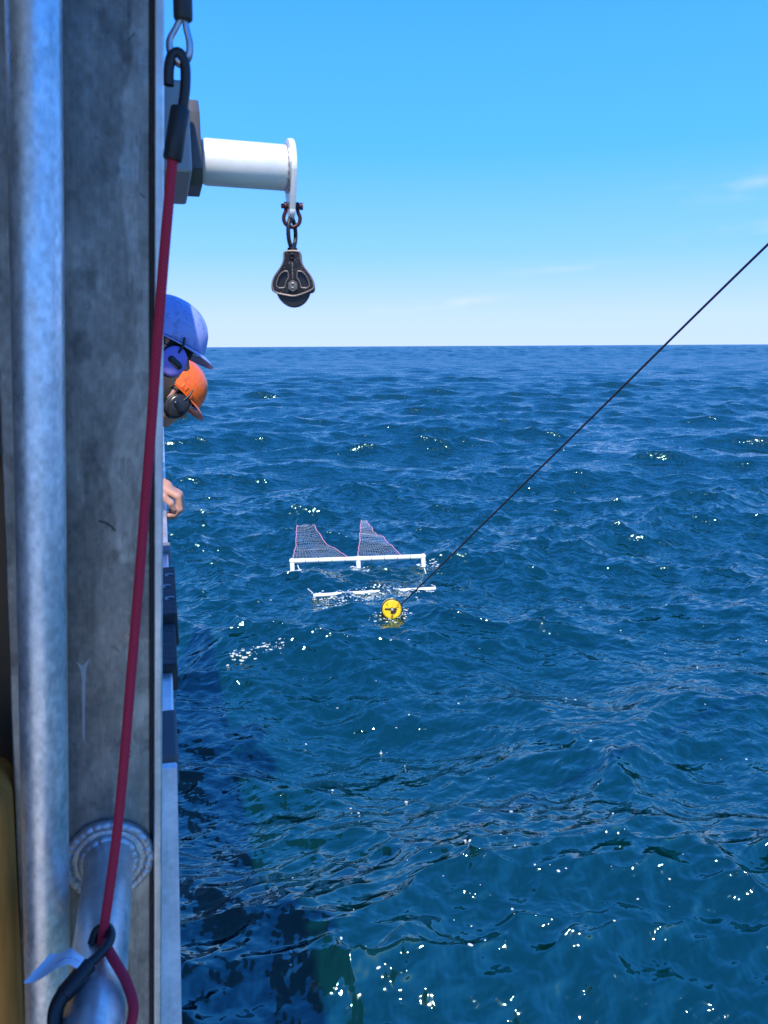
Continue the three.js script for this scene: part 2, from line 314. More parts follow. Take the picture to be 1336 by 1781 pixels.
{ // rubber blocks bolted along the outer edge of the cap
  const mk = (z0, z1, top, out, m = rubber) => { const b = obj('rubber_block', box(-0.11, out, 1.968, top, z0, z1, .004), m, boat); return b; };
  const b1 = mk(-1.70, -1.38, 2.03, -0.001);
  const chalk = std([.5, .5, .5], .9);
  for (const [x, z] of [[-0.012, -1.63], [-0.018, -1.55], [-0.013, -1.47]]) { const g = new THREE.TorusGeometry(0.008, 0.0016, 6, 20, 4.4); g.rotateX(-Math.PI / 2); g.translate(x, 2.031, z); obj('bolt_ring', g, chalk, b1); }
  mk(-1.375, -1.185, 2.014, -0.006);
  mk(-1.03, -0.905, 2.012, -0.011, std([.11, .11, .115], .8));
  mk(-2.02, -1.93, 2.008, -0.008, std([.16, .165, .18], .7));
}

// ------------------------------------------------------------------ gear at the left edge
{
  const t = thing('foam_float', 'yellow ochre rounded foam float standing beside the upright pipe', 'float');
  const g = new RoundedBoxGeometry(0.1, 0.62, 0.11, 6, 0.03); { const p = g.attributes.position; for (let i = 0; i < p.count; i++) { const y = p.getY(i); p.setX(i, p.getX(i) - 0.05 - (0.31 - y) * 0.07 + 0.006 * Math.sin(y * 14)); } g.computeVertexNormals(); }
  const f = obj('body', g, std([.95, .36, .06], .8, 0, { map: tex(256, 256, (u, v) => { const q = 0.7 + 0.5 * (fbm(u * 8, v * 8, 5, 91, 8) - 0.4); return [q, q, q]; }) }), t);
  t.position.set(-0.168, 1.775, -0.79);
  obj('cord', tubeG([V(-0.06, 0.30, 0), V(-0.06, 0.335, 0.012), V(-0.075, 0.335, -0.012), V(-0.075, 0.30, 0)], 0.004, 24, 6), blackPl, t);
}
{
  const wood = std([.16, .085, .035], .6, 0, { map: tex(64, 512, (u, v) => { const q = 0.6 + 0.7 * (fbm(u * 18, v * 4, 4, 95, 18, 4) - 0.3); return [q, q * .96, q * .9]; }, { repeat: [1, 1] }) });
  const b = thing('wooden_plank', 'dark brown varnished wooden plank leaning behind the upright pipe', 'plank');
  obj('board', box(-0.11, 0, -0.68, 0.68, -0.025, 0, .006), wood, b); b.position.set(-0.173, 1.735, -0.93); b.rotation.z = -3.4 * D;
  obj('end_cap', box(-0.112, 0.002, 0.681, 0.70, -0.027, 0.002, .004), darkPaint, b);
}
{
  const t = thing('webbing_strap', 'black webbing strap with pale stitched edge hanging on the dark bulkhead', 'strap');
  const sh = new THREE.Shape(); sh.moveTo(-0.06, -0.11); sh.lineTo(-0.012, -0.06); sh.lineTo(-0.001, 0.045); sh.quadraticCurveTo(0, 0.056, -0.012, 0.054); sh.lineTo(-0.03, 0.03); sh.lineTo(-0.09, -0.09); sh.closePath();
  obj('webbing', extr(sh, 0.004, 0.001), blackPl, t);
  obj('stitching', tubeG([V(-0.026, 0.022, 0.007), V(-0.012, 0.047, 0.007), V(-0.005, 0.046, 0.007), V(-0.006, 0.02, 0.007), V(-0.014, -0.05, 0.007)], 0.0016, 60, 6), std([.5, .52, .55], .7), t);
  t.position.set(-0.148, 2.46, -0.9);
  obj('hanger', capsG(V(-0.03, 0.03, 0), V(-0.03, 0.03, -0.3), 0.003), blackMetal, t);
}

// ------------------------------------------------------------------ wire sling with thimble
{
  const t = thing('wire_sling', 'dark wire rope ending in a steel thimble eye above the black hook', 'wire rope');
  obj('rope', tubeG([V(0.0385, 3.095, -0.70), V(0.036, 2.9, -0.70), V(0.0335, 2.762, -0.70)], 0.0062, 60, 12), std([.03, .03, .035], .6, .4), t);
  obj('ferrule', capsG(V(0.0346, 2.80, -0.70), V(0.0332, 2.7535, -0.70), 0.0075), std([.02, .02, .022], .5), t);
  const loop = [V(0.0333, 2.757, -0.70), V(0.027, 2.7475, -0.70), V(0.0222, 2.738, -0.70), V(0.0235, 2.7285, -0.70), V(0.0295, 2.7235, -0.70), V(0.0352, 2.7285, -0.70), V(0.0368, 2.738, -0.70), V(0.0352, 2.7475, -0.70)];
  obj('thimble', tubeG(loop, 0.0024, 80, 10, true), std([.5, .5, .52], .3, .95), t);
  obj('wire_eye', tubeG(loop.map((p) => V(0.0295 + (p.x - 0.0295) * 1.18, 2.739 + (p.y - 2.739) * 1.12, p.z - 0.003)), 0.002, 80, 8, true), std([.16, .16, .17], .4, .8), t);
}
// ------------------------------------------------------------------ bungee
{
  const t = thing('bungee_cord', 'red bungee cord with black plastic hooks stretched from wire sling to handrail', 'bungee cord');
  const braid = std([.62, .014, .05], .75, 0, { sheen: .4, sheenColor: new THREE.Color(.6, .1, .15), map: tex(64, 64, (u, v) => { const q = 0.5 + 0.5 * Math.abs(Math.sin((u + v * 3) * Math.PI) * Math.sin((u - v * 3) * Math.PI)) + 0.1  * (0.7 + 0.6 * vnoise(u * 16, v * 16, 4, 16) - .3); return [q, q, q]; }, { repeat: [190, 2] }) });
  const flat = (pts, r, seg, k) => { const g = tubeG(pts, r, seg, 14); return g; };
  obj('cord', [tubeG([V(0.0195, 2.655, -0.70), V(0.006, 2.565, -0.693), V(-0.016, 2.405, -0.680), V(-0.0388, 2.246, -0.665), V(-0.0622, 2.09, -0.645), V(-0.0818, 1.99, -0.6305)], 0.0043, 160, 14)], braid, t);
  obj('cord_tail', tubeG([V(-0.0815, 1.992, -0.629), V(-0.0775, 1.9955, -0.618), V(-0.070, 1.992, -0.603), V(-0.0605, 1.982, -0.588), V(-0.0555, 1.965, -0.575), V(-0.066, 1.942, -0.567), V(-0.0865, 1.934, -0.563), V(-0.107, 1.942, -0.560), V(-0.113, 1.962, -0.5585), V(-0.1085, 1.978, -0.560)], 0.0043, 120, 14), braid, t);
  obj('hook', [tubeG([V(0.0192, 2.7055, -0.70), V(0.0202, 2.7185, -0.70), V(0.0232, 2.7275, -0.70), V(0.0285, 2.7300, -0.70), V(0.0322, 2.724, -0.70), V(0.0325, 2.71, -0.70), V(0.0298, 2.693, -0.70), V(0.0262, 2.678, -0.70)], 0.0042, 70, 14), capsG(V(0.0275, 2.690, -0.70), V(0.0185, 2.649, -0.70), 0.0078, 20)], blackPl, t);
  const h2 = obj('hook', [tubeG([V(-0.0905, 1.988, -0.6325), V(-0.0855, 1.997, -0.6375), V(-0.0772, 2.0, -0.635), V(-0.0735, 1.999, -0.6255), V(-0.0765, 1.9985, -0.6135), V(-0.0845, 1.9985, -0.602), V(-0.0935, 1.9985, -0.594)], 0.0042, 70, 14), capsG(V(-0.0885, 1.9985, -0.598), V(-0.1085, 1.99, -0.578), 0.0072, 20), tubeG([V(-0.1065, 1.992, -0.581), V(-0.1125, 1.985, -0.5735), V(-0.1135, 1.975, -0.566), V(-0.109, 1.966, -0.560)], 0.0062, 30, 12)], blackPl, t);
  // folded paper-white care tag with tiny printed lines
  const cv = document.createElement('canvas'); cv.width = 128; cv.height = 96; const c = cv.getContext('2d'); c.fillStyle = '#dfe4ee'; c.fillRect(0, 0, 128, 96); c.fillStyle = '#6d7284'; const R = rng(12);
  for (let k = 0; k < 30; k++) c.fillRect(8 + k * 2.2, 40, R() < .5 ? 1 : 0.5, 16); for (let k = 0; k < 3; k++) for (let x = 8; x < 74; x += 4) c.fillRect(x, 64 + k * 9, 1 + R() * 2.4, 3.5);
  const tt = new THREE.CanvasTexture(cv); tt.colorSpace = THREE.SRGBColorSpace;
  const g = new THREE.PlaneGeometry(1, 1, 20, 6), p = g.attributes.position, A = V(-0.0945, 2.0035, -0.5935), B = V(-0.1235, 2.004, -0.6115), W = V(-0.018, -0.004, 0.022);
  const tagV = (u, v) => { const q = A.clone().lerp(B, u); const wd = 0.35 + 0.65 * smooth(0.15, 0.6, u); return q.addScaledVector(W, (v - 0.5 + 0.35 * u) * wd).add(V(0, 0.004 * Math.sin(u * 5.2), 0)); };
  const up = [], both = [];
  for (const off of [0, 0.0004]) { const gg = g.clone(), pp = gg.attributes.position; for (let i = 0; i < pp.count; i++) { const q = tagV(pp.getX(i) + 0.5, 0.5 - pp.getY(i)); pp.setXYZ(i, q.x, q.y + off, q.z); } gg.computeVertexNormals(); both.push(gg); }
  obj('care_tag', both, new THREE.MeshPhysicalMaterial({ map: tt, roughness: .6, side: THREE.DoubleSide }), t);
}
// ------------------------------------------------------------------ shackle and pulley block
const HX = 0.1735, HZ = -1.05, PINY = 2.677;
{
  const t = thing('bow_shackle', 'dark maroon bow shackle pinned through the lug of the pipe davit', 'shackle'), m = std([.045, .008, .014], .45, .3);
  obj('bow', tubeG([V(-0.0075, 0.002, 0), V(-0.0078, -0.006, 0), V(-0.0105, -0.014, 0), V(-0.0085, -0.0215, 0), V(0, -0.0255, 0), V(0.0085, -0.0215, 0), V(0.0105, -0.014, 0), V(0.0078, -0.006, 0), V(0.0075, 0.002, 0)], 0.0025, 60, 10), m, t);
  obj('pin', capsG(V(-0.0135, 0, 0), V(0.012, 0, 0), 0.003), m, t);
  for (const s of [-1, 1]) obj('pin_eye', capsG(V(s * 0.0055, 0, 0), V(s * 0.0098, 0, 0), 0.0052), m, t);
  const nut = new THREE.CylinderGeometry(0.0048, 0.0048, 0.004, 6); nut.rotateZ(Math.PI / 2); nut.translate(0.0125, 0, 0); obj('nut', nut, m, t);
  t.position.set(HX, PINY, HZ); t.rotation.y = -0.1;
}
{
  const t = thing('pulley_block', 'black worn snatch block hanging from the maroon shackle', 'pulley');
  const cv = document.createElement('canvas'); cv.width = cv.height = 256; const c = cv.getContext('2d'), R = rng(33); c.fillStyle = '#1d1c1e'; c.fillRect(0, 0, 256, 256);
  for (let k = 0; k < 500; k++) { c.fillStyle = R() < .6 ? `rgba(60,56,58,${R() * .6})` : `rgba(10,9,10,${R() * .6})`; c.beginPath(); c.arc(R() * 256, R() * 256, R() * 5, 0, 7); c.fill(); }
  for (let k = 0; k < 130; k++) { const x = R() * 256, y = R() * 256; c.fillStyle = `rgba(190,184,186,${.4 + R() * .5})`; c.beginPath(); c.moveTo(x, y); for (let q = 0; q < 5; q++) c.lineTo(x + (R() - .5) * 12, y + (R() - .5) * 8); c.fill(); }
  const wt = new THREE.CanvasTexture(cv); wt.colorSpace = THREE.SRGBColorSpace; wt.wrapS = wt.wrapT = THREE.RepeatWrapping; wt.repeat.set(16, 16);
  const worn = new THREE.MeshPhysicalMaterial({ map: wt, roughness: .42, metalness: .35 }), rim = std([.22, .18, .17], .4, .4);
  // y = 0 at the shackle bow
  const eye = new THREE.TorusGeometry(0.0098, 0.0026, 10, 32); eye.scale(1, 1.5, 1); eye.rotateY(1.15); eye.translate(0, -0.0105, 0);
  const sw = obj('swivel_eye', [eye, capsG(V(0, -0.0255, 0), V(0, -0.0285, 0), 0.0062, 20), capsG(V(0, -0.0285, 0), V(0, -0.033, 0), 0.0036, 16)], worn, t);
  const CH = new THREE.Shape(); // cheek outline, sheave centre at (0, -0.066)
  CH.moveTo(-0.009, -0.031); CH.lineTo(0.009, -0.031); CH.quadraticCurveTo(0.0105, -0.031, 0.0102, -0.035); CH.bezierCurveTo(0.0105, -0.05, 0.0268, -0.052, 0.0262, -0.068); CH.quadraticCurveTo(0.026, -0.0705, 0.024, -0.0715); CH.lineTo(0.004, -0.0762); CH.lineTo(-0.004, -0.0762); CH.lineTo(-0.024, -0.0715); CH.quadraticCurveTo(-0.026, -0.0705, -0.0262, -0.068); CH.bezierCurveTo(-0.0268, -0.052, -0.0105, -0.05, -0.0102, -0.035); CH.quadraticCurveTo(-0.0105, -0.031, -0.009, -0.031);
  for (const s of [-1, 1]) { const h = new THREE.Path(); h.moveTo(s * 0.0062, -0.051); h.bezierCurveTo(s * 0.013, -0.049, s * 0.02, -0.057, s * 0.0205, -0.066); h.quadraticCurveTo(s * 0.02, -0.0685, s * 0.0165, -0.0682); h.lineTo(s * 0.010, -0.0675); h.quadraticCurveTo(s * 0.009, -0.061, s * 0.0055, -0.058); h.closePath(); CH.holes.push(h); }
  for (const s of [1, -1]) {
    const g = extr(CH, 0.0022, 0.0008, 16); g.translate(0, 0, s > 0 ? 0.0082 : -0.0104); const ck = obj('cheek_plate', creased(g, 0.5), worn, t);
    if (s > 0) {
      const ring = (path, k, rr) => { const o = path.getPoints(16).map((p) => V(p.x * k, p.y, 0.0112)).filter((p, i, a) => i === 0 || (p.distanceTo(a[i - 1]) > 4e-4 && p.distanceTo(a[0]) > 4e-4)); return tubeG(o, rr, 200, 6, true); };
      obj('rim', ring(CH, 0.985, 0.0011), rim, ck); for (const h of CH.holes) obj('opening_rim', ring(h, 1, 0.0007), rim, ck);
      const hexa = new THREE.CylinderGeometry(0.0062, 0.0062, 0.004, 6); hexa.rotateX(Math.PI / 2); hexa.translate(0, -0.066, 0.0132); obj('axle_nut', hexa, std([.16, .15, .14], .4, .5), ck);
      obj('axle_end', new THREE.TorusGeometry(0.0026, 0.001, 8, 18).translate(0, -0.066, 0.0155), std([.25, .24, .23], .4, .6), ck);
      obj('top_bolt', [new THREE.TorusGeometry(0.0024, 0.0011, 8, 18).translate(0, -0.0355, 0.0118), capsG(V(0, -0.0355, 0.0105), V(0, -0.0355, 0.0112), 0.0038)], blackMetal, ck);
      for (let k = 0; k < 9; k++) obj('stamped_dot', capsG(V(0, -0.0425 - k * 0.0019, 0.0108), V(0, -0.0425 - k * 0.0019, 0.0116), 0.0006, 8), std([.3, .29, .29], .5, .4), ck);
    }
  }
  const prof = [[0.004, -0.0075], [0.0215, -0.0075], [0.0222, -0.0065], [0.0165, -0.002], [0.0165, 0.002], [0.0222, 0.0065], [0.0215, 0.0075], [0.004, 0.0075]].map(([x, y]) => new THREE.Vector2(x, y));
  const sv = new THREE.LatheGeometry(prof, 56); sv.rotateX(Math.PI / 2); sv.translate(0, -0.066, 0); obj('sheave', creased(sv, 0.5), std([.012, .012, .013], .3, .1), t);
  obj('axle', capsG(V(0, -0.066, -0.012), V(0, -0.066, 0.0145), 0.0042), blackMetal, t);
  t.position.set(HX - 0.0005, PINY - 0.0205, HZ); t.rotation.y = -0.22; t.scale.set(1.04, 1.2, 1.04);
}

// ------------------------------------------------------------------ people
const sdSeg = (px, py, pz, a, b, ra, rb) => { const bx = b[0] - a[0], by = b[1] - a[1], bz = b[2] - a[2], qx = px - a[0], qy = py - a[1], qz = pz - a[2]; const t = clamp((qx * bx + qy * by + qz * bz) / (bx * bx + by * by + bz * bz + 1e-12)); return Math.hypot(qx - bx * t, qy - by * t, qz - bz * t) - mix(ra, rb, t); };
const smin = (a, b, k) => { const h = Math.max(k - Math.abs(a - b), 0) / k; return Math.min(a, b) - h * h * k * 0.25; };
function meshField(f, c, half, cell) {
  const n = Math.ceil(2 * half / cell) + 4, mc = new MarchingCubes(n, undefined, false, false, 200000); mc.isolation = 0;
  const hs = n / 2, s = half * (n / (n - 4));
  for (let z = 0; z < n; z++) for (let y = 0; y < n; y++) for (let x = 0; x < n; x++) mc.field[x + y * n + z * n * n] = -f(c[0] + (x - hs) / hs * s, c[1] + (y - hs) / hs * s, c[2] + (z - hs) / hs * s);
  mc.update();
  const g = new THREE.BufferGeometry(), p = new Float32Array(mc.count * 3);
  for (let i = 0; i < mc.count; i++) for (let k = 0; k < 3; k++) p[i * 3 + k] = mc.positionArray[i * 3 + k] * s + c[k];
  g.setAttribute('position', new THREE.BufferAttribute(p, 3));
  const m = mergeVertices(g, cell * 0.02); m.computeVertexNormals();
  m.setAttribute('uv', new THREE.BufferAttribute(new Float32Array(m.attributes.position.count * 2), 2));
  return m;
}
function bones(list, k) { return (x, y, z) => { let d = 1e9; for (const [a, b, ra, rb] of list) { const q = sdSeg(x, y, z, a, b, ra, rb); d = d > 1e8 ? q : smin(d, q, k); } return d; }; }
const skin = std([.46, .24, .17], .55, 0, { sheen: .15 });
function headField() { // face looks along +x, head centre at 0, about 0.23 high
  return (x, y, z) => {
    let d = Math.hypot(x / 0.098, (y - 0.02) / 0.112, z / 0.076); d = (d - 1) * 0.078;
    const jaw = (Math.hypot((x - 0.028) / 0.066, (y + 0.055) / 0.062, z / 0.056) - 1) * 0.056; d = smin(d, jaw, 0.03);
    d = smin(d, sdSeg(x, y, z, [0.088, 0.012, 0], [0.108, -0.024, 0], 0.008, 0.0125), 0.016);            // nose
    d = smin(d, sdSeg(x, y, z, [0.086, 0.026, -0.034], [0.086, 0.026, 0.034], 0.009, 0.009), 0.014);      // brow
    for (const s of [-1, 1]) {
      d = Math.max(d, -(Math.hypot(x - 0.096, y - 0.008, z - s * 0.03) - 0.015));                       // eye sockets
      d = smin(d, Math.hypot(x - 0.079, y - 0.008, z - s * 0.03) - 0.0135, 0.003);                       // eyeballs
      d = smin(d, sdSeg(x, y, z, [-0.006, 0.022, s * 0.078], [-0.002, -0.022, s * 0.074], 0.012, 0.008), 0.008); // ears
    }
    d = smin(d, sdSeg(x, y, z, [0.089, -0.050, -0.016], [0.089, -0.050, 0.016], 0.007, 0.007), 0.006);    // lips
    d = smin(d, sdSeg(x, y, z, [0.088, -0.064, -0.014], [0.088, -0.064, 0.014], 0.0068, 0.0068), 0.005);
    return smin(d, sdSeg(x, y, z, [0.075, -0.095, 0], [0.075, -0.095, 0], 0.016, 0.016), 0.02);           // chin
  };
}
function handBones(W, F, S, N, L) { // wrist, finger direction, side to the thumb, back of the hand, curl
  const P = (f, s, n) => [0, 1, 2].map((k) => W[k] + F[k] * f + S[k] * s + N[k] * n), out = [];
  out.push([P(-0.02, 0, 0), P(0.03, 0, 0.002), 0.027, 0.026]);
  for (let i = 0; i < 4; i++) out.push([P(0.015, 0.02 - i * 0.013, 0), P(0.078 - Math.abs(i - 1) * 0.004, 0.027 - i * 0.018, 0.003), 0.0135, 0.0115]);
  const fingers = [[0.027, 0.9], [0.009, 1], [-0.009, 0.94], [-0.027, 0.76]], chains = [];
  for (const [s, l] of fingers) {
    let f = 0.08, n = 0.003, a = L[0]; const pts = [P(f, s, n)];
    for (const [len, bend] of [[0.044 * l, L[1]], [0.028 * l, L[2]], [0.021 * l, 0]]) { f += Math.cos(a) * len; n -= Math.sin(a) * len; pts.push(P(f, s * (1 - 0.08 * pts.length), n)); a += bend; }
    chains.push([[pts[0], pts[1], 0.0108, 0.0102], [pts[1], pts[2], 0.0102, 0.0094], [pts[2], pts[3], 0.0094, 0.008]]);
  }
  chains.push([[P(0.012, 0.028, -0.006), P(0.042, 0.043, -0.016), 0.0145, 0.012], [P(0.042, 0.043, -0.016), P(0.07, 0.042, -0.022), 0.0115, 0.0105], [P(0.07, 0.042, -0.022), P(0.088, 0.035, -0.036), 0.0105, 0.0085]]);
  return (x, y, z) => {
    let d = bones(out, 0.012)(x, y, z);
    for (const c of chains) d = smin(d, bones(c, 0.004)(x, y, z), 0.005);
    return d;
  };
}
function person(o) {
  const t = thing('person', o.label, 'person', 'people in hard hats leaning over the side'), B = o.z, P = (x, y, z) => [x, y, B + z];
  const hq = new THREE.Quaternion().setFromEuler(new THREE.Euler(o.roll ?? 0, o.yaw, -o.pitch, 'YZX'));  // yaw about y, then nod
  const HC = V(o.helmet[0], o.helmet[1], B), hp = (x, y, z) => V(x, y, z).applyQuaternion(hq).add(HC).toArray();
  const headC = hp(-0.01, -0.035, 0), neck = hp(-0.035, -0.12, 0), sh = o.shoulder, pel = o.pelvis, dk = 1.05;
  const shR = P(sh[0], sh[1], 0.18), shL = P(sh[0], sh[1], -0.18), torso = [[P(pel[0], pel[1], 0.07), P(pel[0], pel[1], -0.07), 0.115, 0.115], [P(pel[0], pel[1], 0), P((pel[0] + sh[0]) / 2, (pel[1] + sh[1]) / 2 + 0.02, 0), 0.125, 0.13], [P((pel[0] + sh[0]) / 2, (pel[1] + sh[1]) / 2 + 0.02, 0.04), P(sh[0], sh[1], 0.08), 0.11, 0.1], [P((pel[0] + sh[0]) / 2, (pel[1] + sh[1]) / 2 + 0.02, -0.04), P(sh[0], sh[1], -0.08), 0.11, 0.1], [shR, shL, 0.062, 0.062]];
  const arms = [[shR, o.elbowR, 0.052, 0.042], [o.elbowR, o.wristR, 0.041, 0.029], [shL, o.elbowL, 0.052, 0.042], [o.elbowL, o.wristL, 0.041, 0.029]];
  const legs = []; for (const s of [1, -1]) { const hip = P(pel[0], pel[1] - 0.03, s * 0.1), kn = P(pel[0] + 0.03, dk + 0.5, s * 0.11), an = P(pel[0] - 0.04, dk + 0.09, s * 0.12); legs.push([hip, kn, 0.09, 0.06], [kn, an, 0.06, 0.042]); }
  const feet = [1, -1].map((s) => [P(pel[0] - 0.05, dk + 0.05, s * 0.12), P(pel[0] + 0.13, dk + 0.04, s * 0.135), 0.046, 0.038]);
  const all = [...torso, ...arms, ...legs, ...feet.map((f) => [f[0], f[1], 0.04, 0.032]), [P(sh[0] + 0.02, sh[1] + 0.02, 0), neck, 0.07, 0.056], [neck, headC, 0.056, 0.05]];
  const parts = [meshField(bones(all, 0.05), [pel[0] + 0.2, 1.78, B], 0.86, 0.016)];
  const hf = headField(), hg = meshField(hf, [0, 0, 0], 0.145, 0.0042); hg.applyQuaternion(hq); hg.translate(...headC); parts.push(hg);
  for (const h of o.hands) parts.push(meshField(handBones(...h), h[0].map((w, k) => w + h[1][k] * 0.055), 0.105, 0.003));
  obj('body', parts, skin, t);
  obj('jacket', meshField(bones([...torso, ...[[shR, o.elbowR, 0.056, 0.05], [o.elbowR, o.cuffR, 0.05, 0.042], [shL, o.elbowL, 0.056, 0.05], [o.elbowL, o.cuffL, 0.05, 0.042]], [P(sh[0], sh[1], 0), hp(-0.05, -0.15, 0), 0.09, 0.07]].map(([a, b, c, d]) => [a, b, c + 0.012, d + 0.008]), 0.06), [pel[0] + 0.25, (pel[1] + sh[1]) / 2, B], 0.56, 0.014), o.jacket, t);
  if (o.cuff) obj('cuff', capsG(V(...o.cuffR).lerp(V(...o.wristR), -0.05), V(...o.cuffR).lerp(V(...o.wristR), 0.35), 0.038, 24), std([.01, .01, .011], .7), t);
  obj('trousers', meshField(bones([...legs, torso[0]].map(([a, b, c, d]) => [a, b, c + 0.016, d + 0.02]), 0.05), [pel[0], 1.6, B], 0.58, 0.016), std([.02, .025, .04], .85), t);
  for (const f of feet) obj('boot', meshField(bones([[f[0], f[1], 0.052, 0.044], [f[0], [f[0][0], f[0][1] + 0.14, f[0][2]], 0.055, 0.056]], 0.03), [f[0][0] + 0.05, f[0][1] + 0.06, f[0][2]], 0.18, 0.012), rubber, t);
  // hair under the hat
  const hair = meshField((x, y, z) => Math.max((Math.hypot((x + 0.006) / 0.099, (y - 0.018) / 0.112, z / 0.082) - 1) * 0.084, x - 0.03 - y * 0.4, -y - 0.075), [0, 0, 0], 0.13, 0.006);
  hair.applyQuaternion(hq); hair.translate(...headC); obj('hair', hair, std([.012, .009, .008], .7), t);
  // hard hat: dome with ridges, brim, lamp clips
  const hat = sub('hard_hat', t); hat.position.copy(HC); hat.quaternion.copy(hq); hat.scale.setScalar(o.hatScale ?? 1);
  const dome = (u, v, inner) => { // u round, v from crown (0) to the lower edge (1)
    const a = u * 2 * Math.PI, ph = v * Math.PI / 2, rr = Math.pow(Math.sin(ph), 0.86), cx = Math.cos(a), cz = Math.sin(a);
    const ridge = Math.exp(-Math.pow(rr * cz / 0.1, 2)) * 0.007 * (1 - smooth(0.75, 1, v)) + Math.exp(-Math.pow((Math.abs(rr * cz) - 0.3) / 0.06, 2)) * 0.003 * (1 - smooth(0.7, 0.95, v));
    const k = inner ? 0.965 : 1;
    return V(cx * rr * 0.134 * k, (Math.pow(Math.max(0, Math.cos(ph)), 0.9) * 0.138 + ridge) * k, cz * rr * 0.11 * k);
  };
  const grid = (fn, n, m) => { const p = [], uv = [], ix = []; for (let j = 0; j <= m; j++) for (let i = 0; i <= n; i++) { const q = fn(i / n, j / m); p.push(q.x, q.y, q.z); uv.push(i / n, j / m); } for (let j = 0; j < m; j++) for (let i = 0; i < n; i++) { const a = j * (n + 1) + i, b = a + 1, c = a + n + 1, d = c + 1; ix.push(a, b, c, b, d, c); } const g = new THREE.BufferGeometry(); g.setAttribute('position', new THREE.Float32BufferAttribute(p, 3)); g.setAttribute('uv', new THREE.Float32BufferAttribute(uv, 2)); g.setIndex(ix); g.computeVertexNormals(); return g; };
  const lip = (u, v) => { const a = u * 2 * Math.PI, f = Math.pow(Math.max(0, Math.cos(a)), 1.4), out = (0.009 + 0.036 * f) * v; return V(Math.cos(a) * (0.134 + out), -0.002 - 0.004 * v - 0.016 * f * v * v, Math.sin(a) * (0.11 + out * 0.8)); };
  obj('shell', [grid((u, v) => dome(u, v, false), 96, 40), grid((u, v) => dome(u, v, true), 48, 16)], o.hatMat, hat);
  obj('brim', [grid(lip, 96, 8), grid((u, v) => lip(u, v).add(V(0, -0.0035, 0)), 96, 8), tubeG(Array.from({ length: 60 }, (_, i) => lip(i / 60, 1).add(V(0, -0.0015, 0))), 0.0026, 180, 6, true)], o.hatMat, hat);
  for (const s of [1, -1]) obj('slot_clip', [box(-0.014, 0.014, 0.004, 0.026, s * 0.109 - 0.004, s * 0.109 + 0.004, .003), box(0.02, 0.06, 0.002, 0.010, s * 0.1 - 0.006, s * 0.1 + 0.004, .003)], o.hatMat, hat);
  obj('suspension_band', [grid((u, v) => { const a = u * 2 * Math.PI; return V(Math.cos(a) * 0.106 - 0.008, -0.03 + 0.04 * v, Math.sin(a) * 0.088); }, 48, 3)], std([.01, .01, .011], .7), hat);
  // ear defenders
  const muff = sub('ear_defender', t); muff.position.copy(V(...o.muffAt)); muff.quaternion.copy(hq);
  for (const s of [1, -1]) {
    const cup = new THREE.SphereGeometry(1, 40, 24), p = cup.attributes.position; for (let i = 0; i < p.count; i++) { const x = p.getX(i), y = p.getY(i), z = p.getZ(i), q = Math.sign(z) * Math.pow(Math.abs(z), 0.62); p.setXYZ(i, x * 0.043, y * 0.052, q * 0.019); } cup.computeVertexNormals(); cup.translate(0, 0, s * 0.108);
    obj('cup', cup, o.cupMat, muff);
    const pad = new THREE.TorusGeometry(0.034, 0.0125, 12, 36); pad.scale(1, 1.22, 0.9); pad.translate(0, 0, s * 0.088); obj('cushion', pad, blackPl, muff);
    const pill = new THREE.CapsuleGeometry(0.0125, 0.03, 8, 20); pill.rotateZ(1.25); pill.scale(1, 1, 0.5); pill.translate(0.002, -0.004, s * 0.1245); obj('cup_badge', pill, std([.006, .006, .007], .3), muff);
    obj('arm', tubeG([V(0, 0.03, s * 0.122), V(0.004, 0.06, s * 0.124), V(0.0, 0.085, s * 0.118)], 0.0045, 24, 8), blackPl, muff);
  }
  return t;
}
const scuff = tex(512, 256, (u, v) => { const a = fbm(u * 10, v * 8, 5, 121, 10, 8), b = fbm(u * 60, v * 14, 3, 127, 60, 14), q = 0.97 - 0.1 * a - (b > 0.66 ? 0.22 : 0) - (fbm(u * 16, v * 70, 3, 131, 16, 70) > 0.7 ? 0.2 : 0); return [q, q, q]; });
const redSleeve = std([.42, .06, .045], .8), blueHat = std([.3, .36, .72], .33, 0, { map: scuff, clearcoat: .3, clearcoatRoughness: .3 }), orangeHat = std([.98, .15, .003], .36, 0, { map: scuff, clearcoat: .3, clearcoatRoughness: .3 });
const n3 = (v) => { const l = Math.hypot(...v); return v.map((q) => q / l); };
person({
  label: 'person in blue hard hat, purple ear defenders and red sleeves, hand hanging over the gunwale', z: -2.8, helmet: [0.022, 2.528], pitch: 27 * D, yaw: 14 * D, roll: 0,
  shoulder: [-0.17, 2.33], pelvis: [-0.52, 1.98], elbowR: [-0.24, 2.13, -2.53], wristR: [-0.046, 2.084, -2.5], cuffR: [-0.066, 2.09, -2.5], elbowL: [-0.34, 2.1, -3.04], wristL: [-0.25, 2.04, -2.98], cuffL: [-0.28, 2.05, -2.99],
  hands: [[[-0.042, 2.082, -2.5], n3([0.84, -0.54, 0.1]), n3([-0.12, 0.0, 1]), n3([0.54, 0.84, 0.06]), [0.95, 0.85, 0.6]], [[-0.245, 2.04, -2.98], n3([1, -0.1, 0]), n3([0, 0, -1]), n3([0.1, 1, 0]), [0.15, 0.3, 0.2]]],
  jacket: redSleeve, cuff: true, hatMat: blueHat, cupMat: std([.2, .17, .56], .4), muffAt: [0.012, 2.455, -2.8],
});
